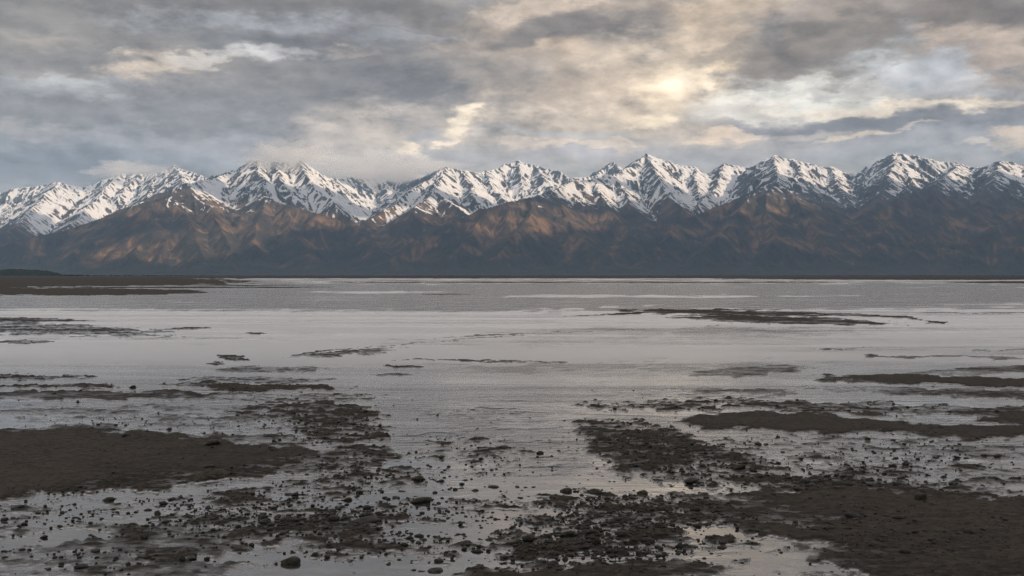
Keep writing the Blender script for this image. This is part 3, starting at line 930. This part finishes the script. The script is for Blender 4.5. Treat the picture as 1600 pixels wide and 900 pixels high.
M_DARK = stone_material('wet_dark_stone', (0.016, 0.015, 0.013), (0.038, 0.034, 0.029))
M_GREEN = stone_material('weed_covered_stone', (0.022, 0.022, 0.015), (0.050, 0.047, 0.032), (0.016, 0.016, 0.010))
M_GREY = stone_material('grey_stone', (0.030, 0.029, 0.027), (0.070, 0.066, 0.060), None, 0.6)
VAR = []
for k in range(10):
    mt = (M_DARK, M_DARK, M_GREEN, M_GREY)[k % 4]
    me = stone_mesh('stone', 40 + k, 2, random.uniform(0.5, 0.72), 0.0, 0.22)
    me.materials.append(mt)
    VAR.append(me)
ROUND = stone_mesh('boulder', 7, 3, 0.80, 0.12, 0.16); ROUND.materials.append(M_GREEN)
BLOCK = stone_mesh('boulder', 9, 3, 0.86, 0.42, 0.10); BLOCK.materials.append(M_GREEN)
OVAL = stone_mesh('boulder', 12, 3, 0.62, 0.05, 0.10); OVAL.materials.append(M_DARK)
SLAB = stone_mesh('boulder', 15, 3, 0.45, 0.15, 0.30); SLAB.materials.append(M_DARK)
PALE = stone_mesh('boulder', 17, 3, 0.55, 0.05, 0.10); PALE.materials.append(M_GREY)
TOOTH = stone_mesh('boulder', 21, 3, 1.10, 0.0, 0.30); TOOTH.materials.append(M_DARK)
LUMP = stone_mesh('boulder', 25, 3, 0.55, 0.0, 0.5); LUMP.materials.append(M_GREEN)
SHAPES = {'round': ROUND, 'block': BLOCK, 'oval': OVAL, 'slab': SLAB, 'pale': PALE, 'tooth': TOOTH, 'lump': LUMP}


def ground_point(u, v):
    Y = F * CAMH / (v - VH)
    return (u - UC) / F * Y, Y


def set_stone(me, u, v, wpx, hk=1.0, name='stone', sink=0.25, yaw=None):
    X, Y = ground_point(u, v)
    gz = float(flat_height(np.array([[X]]), np.array([[Y]]))[0][0, 0])
    wdt = wpx / F * Y
    o = bpy.data.objects.new(name, me)
    COL.objects.link(o)
    sc = (wdt, wdt * random.uniform(0.8, 1.0), wdt * hk)
    o.scale = sc
    o.rotation_euler = (random.uniform(-.12, .12), random.uniform(-.12, .12), random.uniform(-.5, .5) if yaw is None else yaw)
    zmax = max(v_.co.z for v_ in me.vertices) * wdt * hk
    o.location = (X, Y, max(gz, -0.02) + zmax * (1 - 2 * sink) * 0.8)
    return o


# the stones that stand out, each with its own description
NAMED = [
    ('round', 454, 880, 33, .8, 'largest rounded boulder at the bottom left, sitting in the edge of a calm pool'),
    ('block', 1439, 786, 21, 1.0, 'squat blocky greenish boulder on the rim of the right hand mud bar'),
    ('oval', 1332, 813, 27, .85, 'dark loaf shaped boulder lying alone on the lower right mud bar'),
    ('round', 884, 768, 21, .85, 'rounded cobble in the channel right of the middle, beside a smaller one'),
    ('oval', 898, 764, 10, 1.0, 'small cobble touching the right side of the rounded channel cobble'),
    ('round', 1003, 772, 19, 1.0, 'round dark cobble standing at the head of the lower middle stony ground'),
    ('slab', 454, 817, 30, .95, 'long black angular stone in a lower left pool, left of a grey domed one'),
    ('round', 521, 816, 21, .8, 'domed grey brown stone right of the long black angular stone'),
    ('slab', 573, 817, 43, .75, 'broad flat weedy slab in shallow water at the lower left of the middle'),
    ('lump', 572, 807, 26, .85, 'dark jagged stone directly behind the broad flat weedy slab'),
    ('lump', 656, 783, 42, .6, 'ragged black weed covered mound in the channel at the lower middle'),
    ('pale', 680, 892, 27, 1.1, 'smooth greenish cobble at the bottom edge, the biggest of three in a row'),
    ('pale', 660, 893, 16, .9, 'middle cobble of the row of three at the bottom edge'),
    ('round', 646, 891, 10, 1.0, 'leftmost small cobble of the row of three at the bottom edge'),
    ('tooth', 286, 880, 12, .95, 'upright black stone near the bottom left, beside a low flat one'),
    ('slab', 300, 874, 16, .6, 'low flat stone just right of the upright black one'),
    ('round', 323, 874, 10, .9, 'small round black stone furthest right of the bottom left trio'),
    ('slab', 127, 889, 24, .9, 'flat dark pair shaped stone low in the bottom left corner'),
    ('tooth', 247, 803, 13, .9, 'stubby upright brown stone standing in the lower left pool'),
    ('round', 268, 783, 13, .85, 'round stone behind the stubby brown one, at the pool edge'),
    ('round', 254, 788, 13, .8, 'stone between the round one and the flat weedy ones in the lower left pool'),
    ('oval', 118, 810, 13, .9, 'lone oval stone in the bright shallow water on the left'),
    ('tooth', 71, 795, 7, 1.0, 'tiny pointed stone standing alone in the bright water on the far left'),
    ('tooth', 226, 845, 15, .7, 'pointed brown stone on the lower left mud above the grey pool'),
    ('slab', 328, 733, 17, .8, 'black angular stone on the lip of the left mud bar'),
    ('lump', 170, 781, 22, .9, 'dark weedy lump under the broken edge of the left mud bar'),
    ('oval', 1487, 760, 15, .95, 'smooth oval cobble in the shiny shallows above the blocky boulder'),
    ('slab', 1422, 766, 17, .8, 'angular stone on the waterline left of the blocky boulder'),
    ('round', 1257, 758, 19, .75, 'squarish stone in the stony strip above the lower right mud bar'),
    ('round', 1292, 748, 11, .9, 'round dark stone on the upper side of the right stony strip'),
    ('round', 1328, 735, 10, .9, 'small round stone above the right stony strip in the sheen'),
    ('slab', 1330, 761, 22, .8, 'broad low grey stone half buried in the right stony strip'),
    ('oval', 1247, 768, 17, .7, 'flat dark stone on the top edge of the lower right mud bar'),
    ('round', 653, 750, 19, .75, 'rounded stone at the tip of the left stony spit'),
    ('pale', 771, 761, 19, .8, 'pale rounded cobble alone in the riffles of the channel'),
    ('pale', 718, 763, 17, .55, 'low flat cobble in the channel right of the left stony spit'),
    ('oval', 511, 872, 12, .8, 'small oval stone in the calm pool right of the largest boulder'),
    ('oval', 555, 895, 12, .7, 'small flat stone near the bottom edge right of the largest boulder'),
    ('slab', 767, 843, 20, .8, 'stone just left of the dark heap at the lower middle'),
    ('oval', 1012, 848, 25, .8, 'broad rounded stone in the front row of the lower middle heap'),
    ('round', 970, 840, 21, .9, 'domed stone left of the broad rounded one in the lower middle heap'),
    ('round', 825, 848, 22, .85, 'rounded stone at the left foot of the lower middle heap'),
    ('lump', 887, 840, 30, .8, 'long knobbly stone on top of the lower middle heap'),
    ('lump', 925, 838, 22, .8, 'knobbly stone just right of the long one on the lower middle heap'),
    ('tooth', 1064, 856, 14, .85, 'peaked dark stone at the right end of the lower middle heap'),
    ('round', 1086, 800, 19, .8, 'rounded stone against a small bright pool at the lower middle'),
    ('oval', 1128, 856, 19, .7, 'dark oval stone beside the slanting pool at the lower right'),
    ('slab', 1082, 755, 24, .65, 'angular slab at the end of the bright inlet right of the middle'),
    ('round', 1147, 748, 12, .8, 'round stone on the stony bank above the slanting mud bar'),
    ('lump', 1155, 735, 24, .75, 'weedy lump crowning the stony bank right of the middle'),
    ('lump', 207, 606, 13, 1.1, 'black weedy stone standing highest in the far left shallows'),
    ('tooth', 122, 629, 6, 1.3, 'small dark upright stone on the wet sand at the far left'),
    ('lump', 330, 698, 30, .7, 'reddish weed lump on the wet sand left of the stony spit'),
    ('oval', 1300, 893, 11, .8, 'small black stone on the mud at the bottom right'),
    ('slab', 1495, 716, 13, .8, 'dark square stone on the sheen at the far right'),
]
for (sh, u, v, wp, hk, lab) in NAMED:
    o = set_stone(SHAPES[sh], u, v, wp * 0.95, hk * 0.85, 'boulder' if wp >= 18 else 'stone')
    o['label'] = lab
    o['category'] = 'boulder' if wp >= 18 else 'stone'
    o['group'] = 'stones standing out on the tidal flat'

# stones that nothing tells apart, zone by zone: (column, row, half width, half height, weight, label)
ZONES = [
    (500, 668, 100, 40, 1.6, 'dark stones of the left stony spit', 'dark wet stone among many on the stony spit left of the channel'),
    (560, 735, 110, 26, .9, 'dark stones of the left stony spit', 'dark wet stone among many on the stony spit left of the channel'),
    (1010, 690, 110, 34, 1.5, 'dark stones of the right stony bank', 'dark wet stone among many on the stony bank right of the channel'),
    (1110, 725, 130, 26, 1.2, 'dark stones of the right stony bank', 'dark wet stone among many on the stony bank right of the channel'),
    (960, 810, 200, 50, 2.4, 'dark stones of the lower middle heap', 'dark cobble among many heaped at the lower middle of the flat'),
    (920, 865, 180, 24, 1.6, 'dark stones of the lower middle heap', 'dark cobble among many heaped at the lower middle of the flat'),
    (1290, 752, 180, 18, 1.1, 'dark stones of the right stony strip', 'dark stone among many in the stony strip above the right mud bar'),
    (1400, 705, 230, 40, .8, 'dark stones in the right sheen', 'small dark stone scattered over the shiny shallows on the right'),
    (1250, 635, 330, 14, .7, 'small stones in the far right pools', 'tiny dark stone along the distant pools on the right'),
    (240, 800, 250, 36, 1.1, 'dark stones of the lower left pools', 'dark stone scattered through the lower left pools'),
    (470, 810, 180, 50, 1.2, 'dark stones of the lower left pools', 'dark stone scattered through the lower left pools'),
    (650, 820, 140, 60, .9, 'dark stones in the lower channel', 'dark wet stone breaking the water of the lower channel'),
    (700, 740, 150, 50, .6, 'dark stones in the lower channel', 'dark wet stone breaking the water of the lower channel'),
    (220, 610, 200, 10, .5, 'small stones in the far left shallows', 'tiny dark stone along the distant shallows on the left'),
    (250, 665, 230, 25, .5, 'small stones on the left wet sand', 'small dark stone on the wet sand above the left mud bar'),
    (1400, 830, 240, 40, .5, 'small stones on the right mud bar', 'small dark stone bedded in the lower right mud bar'),
    (800, 760, 900, 150, 1.2, 'small stones on the right mud bar', 'x'),
    (160, 860, 180, 30, .4, 'dark stones on the bottom left mud', 'dark stone bedded in the mud at the bottom left'),
]
zw = np.array([z_[4] * math.sqrt(z_[2] * z_[3]) for z_ in ZONES]); zw = zw / zw.sum()
cand = []
for _ in range(13000):
    k = int(RNG.choice(len(ZONES), p=zw))
    cu, cvv, ru, rv, _w, grp, lab = ZONES[k]
    # clustered positions
    u = cu + ru * RNG.normal() * 0.55
    v = cvv + rv * RNG.normal() * 0.55
    if v < 585 or v > 905 or u < -30 or u > 1630:
        continue
    if abs(v - cvv) > rv * 1.5 or abs(u - cu) > ru * 1.6:
        continue
    persp = (v - VH) / 380.0
    s = persp * min(2.7 * math.exp(RNG.normal() * 0.60), 13.0)
    cand.append((s, u, v, k))
cand = np.array([(min(q[0], 4.5) if q[3] == 16 else q[0],) + q[1:] for q in cand])
GX_, GY_ = ground_point(cand[:, 1], cand[:, 2])
HZ, HL = flat_height(GX_[None, :], GY_[None, :])
HZ = HZ[0]; HL = HL[0]
clus = fbm(GX_[None, :] / 1.3, GY_[None, :] / 1.1, 3, 610)[0]
keep = (HZ > -0.05) & (clus > -0.12 - 0.25 * HL)
cand = cand[keep]; HZ = HZ[keep]
order = np.argsort(-cand[:, 0])
cand = cand[order]; HZ = HZ[order]
NB = 240
PLACES = {
    'dark stones of the left stony spit': 'stony spit left of channel',
    'dark stones of the right stony bank': 'stony bank right of channel',
    'dark stones of the lower middle heap': 'the lower middle stone heap',
    'dark stones of the right stony strip': 'stony strip above right mud bar',
    'dark stones in the right sheen': 'the shiny right shallows',
    'small stones in the far right pools': 'the distant right pools',
    'dark stones of the lower left pools': 'the lower left pools',
    'dark stones in the lower channel': 'the lower channel',
    'small stones in the far left shallows': 'the distant left shallows',
    'small stones on the left wet sand': 'the left wet sand',
    'small stones on the right mud bar': 'the lower right mud bar',
    'dark stones on the bottom left mud': 'the bottom left mud',
}
for (s, u, v, k), gz in zip(cand[:NB], HZ[:NB]):
    me = VAR[random.randrange(len(VAR))]
    o = set_stone(me, u, v, s * 1.3, random.uniform(0.5, 0.95), 'stone', 0.30)
    cu, cvv, ru, rv, _w, grp, lab = ZONES[int(k)]
    du_, dv_ = (u - cu) / ru, (v - cvv) / rv
    side = 'left end' if du_ < -0.75 else 'left part' if du_ < -0.25 else 'middle' if du_ < 0.25 else 'right part' if du_ < 0.75 else 'right end'
    row = 'back' if dv_ < -0.35 else 'centre' if dv_ < 0.35 else 'front'
    tone = {'wet_dark_stone': 'black', 'weed_covered_stone': 'weedy greenish', 'grey_stone': 'dull grey'}[me.materials[0].name]
    big = 'larger' if s > 11 else 'middling' if s > 7.5 else 'small'
    flatness = 'flat' if o.scale.z / o.scale.x < 0.9 else 'domed'
    o['label'] = f'{big} {flatness} {tone} stone, {row} {side}, {PLACES[grp]}'
    o['category'] = 'stone'
    o['group'] = ZONES[int(k)][5]

# where several would read alike, say which one, counted from the left
from collections import defaultdict
alike = defaultdict(list)
for o in COL.objects:
    if o.get('category') == 'stone':
        alike[o['label']].append(o)
ORD = ['first', 'second', 'third', 'fourth', 'fifth', 'sixth', 'seventh', 'eighth', 'ninth', 'tenth', 'eleventh', 'twelfth', 'thirteenth', 'fourteenth', 'fifteenth', 'sixteenth']
for lab, obs in alike.items():
    if len(obs) > 1:
        obs.sort(key=lambda q: q.location.x / q.location.y)
        for k, q in enumerate(obs[:len(ORD)]):
            q['label'] = lab + f', {ORD[k]} from left' if len((lab + ' a b c').split()) <= 16 else lab

# countless smaller pebbles and clods: real geometry, one object
def pebble_field(name, rows, gzs, mat, lev, lab):
    base = []
    for k in range(6):
        bm = bmesh.new()
        bmesh.ops.create_icosphere(bm, subdivisions=lev, radius=0.5)
        r = random.Random(300 + k)
        vs_ = np.array([v_.co[:] for v_ in bm.verts]) * np.array([r.uniform(.8, 1.1) for _ in bm.verts])[:, None]
        vs_[:, 2] *= r.uniform(.45, .7); vs_[:, 1] *= .85
        fs = np.array([[q.index for q in f.verts] for f in bm.faces], dtype=np.int32)
        base.append((vs_, fs)); bm.free()
    V = []; Fc = []; n = 0
    for i, ((s, u, v, k), gz) in enumerate(zip(rows, gzs)):
        X, Y = ground_point(u, v)
        wd = s * 1.25 / F * Y
        bv, bf = base[i % 6]
        a = random.uniform(0, 6.28)
        ca, sa = math.cos(a), math.sin(a)
        p = bv * wd * np.array([1, 1, random.uniform(.7, 1.2)])
        q = np.stack([p[:, 0] * ca - p[:, 1] * sa + X, p[:, 0] * sa + p[:, 1] * ca + Y, p[:, 2] + max(gz, -0.02) + wd * 0.1], 1)
        V.append(q); Fc.append(bf + n); n += len(q)
    V = np.concatenate(V).astype(np.float32); Fc = np.concatenate(Fc)
    me = bpy.data.meshes.new(name)
    me.vertices.add(len(V)); me.vertices.foreach_set('co', V.ravel())
    me.loops.add(Fc.size); me.loops.foreach_set('vertex_index', Fc.ravel())
    me.polygons.add(len(Fc))
    me.polygons.foreach_set('loop_start', np.arange(0, Fc.size, 3, dtype=np.int32))
    me.polygons.foreach_set('loop_total', np.full(len(Fc), 3, dtype=np.int32))
    me.update(calc_edges=True); me.shade_smooth()
    return link(name, me, mat, kind='stuff', label=lab)


pebble_field('pebbles', cand[NB:NB + 1800], HZ[NB:NB + 1800], M_DARK, 2, 'countless small dark pebbles strewn over the tidal flat')
pebble_field('mud_clods', cand[NB + 1800:], HZ[NB + 1800:], M_DARK, 1, 'countless tiny mud clods and grit strewn over the tidal flat')

# ================================================================== low wooded hill and far shore scrub
def wooded_hill():
    Yc = 3600.0
    xc = (30 - UC) / F * Yc
    hx = 150.0; hy = 120.0
    us_ = np.linspace(-1.15, 1.15, 170); vs_ = np.linspace(-1.15, 1.15, 60)
    A, B = np.meshgrid(us_, vs_)
    X = xc + A * hx * 1.0; Y = Yc + B * hy
    r2 = A * A + B * B
    Z = 21.0 * np.clip(1 - r2, 0, 1) ** 0.8 * (0.9 + 0.25 * fbm(A * 2.2, B * 2.2, 3, 700))
    Z += sst(1.05, 0.8, r2) * (9.0 * np.abs(fbm(X / 11, Y / 11, 3, 701)) + 1.0)
    Z -= 1.0 * sst(0.9, 1.1, r2)
    return grid_mesh('wooded_hill', X, Y, Z)


hm, t, b, _ = material('scrub_green')
geo = t.new('ShaderNodeNewGeometry')
nn = t.noise(geo.outputs['Position'], 0.25, 5, 0.7)
t.l.new(t.mix(t.ramp(nn, 0.4, 0.6), (0.018, 0.024, 0.018), (0.045, 0.050, 0.032)), b.inputs['Base Color'])
b.inputs['Roughness'].default_value = 0.95
b.inputs['Specular IOR Level'].default_value = 0.1
link('wooded_hill', wooded_hill(), hm, kind='structure', label='low dark wooded hill on the far left shore')


def far_scrub():
    V = []; Fc = []
    bm = bmesh.new()
    bmesh.ops.create_icosphere(bm, subdivisions=1, radius=0.5)
    bv = np.array([v_.co[:] for v_ in bm.verts]); bf = np.array([[q.index for q in f.verts] for f in bm.faces], dtype=np.int32)
    bm.free(); n = 0
    r = random.Random(5)
    for i in range(420):
        if i < 70:
            u = r.gauss(112, 10); s = r.uniform(2, 5)
        elif i < 130:
            u = r.uniform(60, 330); s = r.uniform(1.5, 3.2)
        else:
            u = r.uniform(-60, 1660); s = r.uniform(1.0, 2.2)
        Y = r.uniform(2700, 3100)
        X = (u - UC) / F * Y
        j = np.array([r.uniform(.75, 1.2) for _ in range(len(bv))])[:, None]
        q = bv * j * np.array([s * r.uniform(1, 2.4), s * 1.4, s]) + np.array([X, Y, 0.2 + s * .35])
        V.append(q); Fc.append(bf + n); n += len(bv)
    me = bpy.data.meshes.new('shore_scrub')
    me.from_pydata(np.concatenate(V).tolist(), [], np.concatenate(Fc).tolist())
    return me


link('shore_scrub', far_scrub(), hm, kind='stuff', label='dark scrub along the far shore below the mountains')

# ================================================================== unseen cloud added out to the right, to shade the flats and the range
# holes shaped to let the sun through onto chosen slopes:  (column, row, distance km, half width, half height in picture units)
LIT = [
    (285, 330, 11.6, 70, 34), (250, 385, 10.3, 60, 26), (330, 395, 10.2, 50, 16),
    (430, 350, 11.3, 60, 52), (480, 330, 11.5, 60, 20),
    (660, 330, 12.0, 45, 40), (720, 300, 12.8, 80, 34), (820, 340, 10.9, 50, 34), (880, 345, 11.0, 50, 44), (930, 300, 12.1, 70, 26),
    (1040, 275, 12.8, 80, 34), (1225, 318, 11.4, 46, 34), (1235, 270, 12.7, 70, 26), (1420, 270, 12.9, 60, 22),
    (620, 290, 13.4, 60, 30), (820, 270, 13.9, 60, 20), (150, 310, 13.4, 120, 26), (480, 280, 12.6, 60, 30),
]


def shading_cloud():
    zc = 4600.0
    n = 140
    xs = np.linspace(-3500, 22000, n * 2); ys = np.linspace(-9000, 12800, n * 2)
    A, B = np.meshgrid(xs, ys)
    dens = 0.75 + 0.5 * fbm(A / 2600, B / 2600, 4, 800)
    for (u, v, d, ru, rv) in LIT:
        d = float(np.interp(d, [9, 10, 11, 11.8, 12.4, 13.2, 14.5], [8.9, 9.6, 10.4, 11.1, 12.1, 13.9, 15.8]))
        Y = d * K; X = (u - UC) / F * Y; Z = (VH - v) / F * Y
        kk = (zc - Z) / SDIR.z
        cx = X + SDIR.x * kk; cyy = Y + SDIR.y * kk
        rx = 1.0 * ru / F * Y + (rv / F * Y) * SDIR.x / SDIR.z * 0.55
        ry = 750.0
        g = 1 - np.hypot((A - cx) / (rx * 1.2), (B - cyy) / ry) + 0.22 * fbm(A / 700, B / 700, 3, 801)
        dens = dens - 1.5 * sst(0.0, 0.5, g)
    # the added cloud is left open so sun reaches the high snowy range
    back = sst(12200, 13000, B - SDIR.y / SDIR.z * 3500 + 500 * fbm(A / 900, B / 900, 3, 805))
    dens = dens - 1.2 * back * (0.45 + 0.9 * sst(-0.25, 0.15, fbm(A / 1500, B / 1100, 3, 806)))
    ex = np.minimum(np.minimum(A + 3500, 22000 - A) / 1500, np.minimum(B + 9000, 12800 - B) / 900)
    ex = np.minimum(ex, np.maximum(A - 6000, B - 4200) / 1500)
    dens = np.minimum(dens, ex * 2 - 0.2 + 0.5 * fbm(A / 900, B / 900, 3, 802))
    th = np.maximum(dens - 0.28, 0)
    th = np.where(th > 0, 30 + 150 * np.minimum(th, 1) * (0.8 + 0.4 * fbm(A / 400, B / 400, 3, 803)), 0)
    top = zc + th; bot = zc - th * 0.35
    R, C = A.shape
    idx = np.arange(R * C).reshape(R, C)
    q = np.stack([idx[:-1, :-1], idx[:-1, 1:], idx[1:, 1:], idx[1:, :-1]], axis=-1).reshape(-1, 4)
    tf = th.ravel()
    q = q[(tf[q] > 0).any(axis=1)]
    V = np.concatenate([np.stack([A.ravel(), B.ravel(), top.ravel()], 1), np.stack([A.ravel(), B.ravel(), bot.ravel()], 1)]).astype(np.float32)
    Fc = np.concatenate([q, q[:, ::-1] + R * C]).astype(np.int32)
    me = bpy.data.meshes.new('shading_cloud')
    me.vertices.add(len(V)); me.vertices.foreach_set('co', V.ravel())
    me.loops.add(Fc.size); me.loops.foreach_set('vertex_index', Fc.ravel())
    me.polygons.add(len(Fc))
    me.polygons.foreach_set('loop_start', np.arange(0, Fc.size, 4, dtype=np.int32))
    me.polygons.foreach_set('loop_total', np.full(len(Fc), 4, dtype=np.int32))
    me.update(calc_edges=True); me.shade_smooth()
    return me


cm = bpy.data.materials.new('cloud')  # surface of the added shading sheet
cm.use_nodes = True
cm.node_tree.nodes.clear()
t = NT(cm.node_tree)
df = t.new('ShaderNodeBsdfDiffuse'); df.inputs[0].default_value = (.85, .85, .86, 1)
tl = t.new('ShaderNodeBsdfTranslucent'); tl.inputs[0].default_value = (.95, .95, .96, 1)
mx = t.new('ShaderNodeMixShader'); mx.inputs[0].default_value = 0.5
t.l.new(df.outputs[0], mx.inputs[1]); t.l.new(tl.outputs[0], mx.inputs[2])
mo = t.new('ShaderNodeOutputMaterial'); t.l.new(mx.outputs[0], mo.inputs[0])
link('shading_cloud', shading_cloud(), cm, kind='structure', label='unseen cloud added right of the view to shade the flats and slopes')

# ================================================================== haze
def haze_box():
    x0, x1, y0, y1, z0, z1 = -16000, 16000, -3000, 18400, -2.0, 2080.0
    v = [(x, y, z_) for z_ in (z0, z1) for y in (y0, y1) for x in (x0, x1)]
    f = [(0, 2, 3, 1), (4, 5, 7, 6), (0, 1, 5, 4), (2, 6, 7, 3), (0, 4, 6, 2), (1, 3, 7, 5)]
    me = bpy.data.meshes.new('haze')
    me.from_pydata(v, [], f)
    return me


hz = bpy.data.materials.new('haze')
hz.use_nodes = True
hz.node_tree.nodes.clear()
t = NT(hz.node_tree)
pv = t.new('ShaderNodeVolumePrincipled')
pv.inputs['Color'].default_value = (0.44, 0.70, 1.0, 1)
pv.inputs['Density'].default_value = 3.5e-5
pv.inputs['Anisotropy'].default_value = 0.0
mo = t.new('ShaderNodeOutputMaterial'); t.l.new(pv.outputs[0], mo.inputs['Volume'])
link('haze', haze_box(), hz, kind='stuff', label='thin blue haze over the flats and in front of the mountains')


# ================================================================== mist clinging to the summits
from mathutils import noise as mnoise
mist = bpy.data.materials.new('mist')
mist.use_nodes = True
mist.node_tree.nodes.clear()
t = NT(mist.node_tree)
pv = t.new('ShaderNodeVolumePrincipled')
pv.inputs['Color'].default_value = (1, 0.99, 0.98, 1)
pv.inputs['Density'].default_value = 0.0034
pv.inputs['Anisotropy'].default_value = 0.3
mo = t.new('ShaderNodeOutputMaterial'); t.l.new(pv.outputs[0], mo.inputs['Volume'])
for i, (u, v, d, wx_, wz_, lab) in enumerate([
        (448, 243, 12.8, 85, 15, 'pale mist hiding the summit of the highest snowy peak on the left'),
        (200, 264, 15.0, 75, 9, 'grey mist trailing over the far left snowy ridge'),
        (592, 264, 15.2, 150, 14, 'grey mist lying over the low snowy saddle left of the middle')]):
    Y = d * K; sc = Y / F
    bm = bmesh.new()
    bmesh.ops.create_icosphere(bm, subdivisions=5, radius=1.0)
    for q in bm.verts:
        p = q.co.copy()
        m = 0.72 + 0.55 * mnoise.noise(Vector((p.x * 2.6 + i * 9, p.y * 1.5, p.z * 1.4))) + 0.30 * mnoise.noise(Vector((p.x * 7 + i * 5, p.y * 4, p.z * 3.5))) + 0.14 * mnoise.noise(Vector((p.x * 18, p.y * 9, p.z * 8 + i)))
        q.co = Vector((p.x * wx_ * sc * m, p.y * wx_ * sc * 0.42 * m, p.z * wz_ * sc * 2.0 * m))
    me = bpy.data.meshes.new('summit_mist')
    bm.to_mesh(me); bm.free(); me.shade_smooth()
    o = link('summit_mist', me, mist, kind='stuff', label=lab)
    o.location = ((u - UC) / F * Y, Y, (VH - v) / F * Y + CAMH)
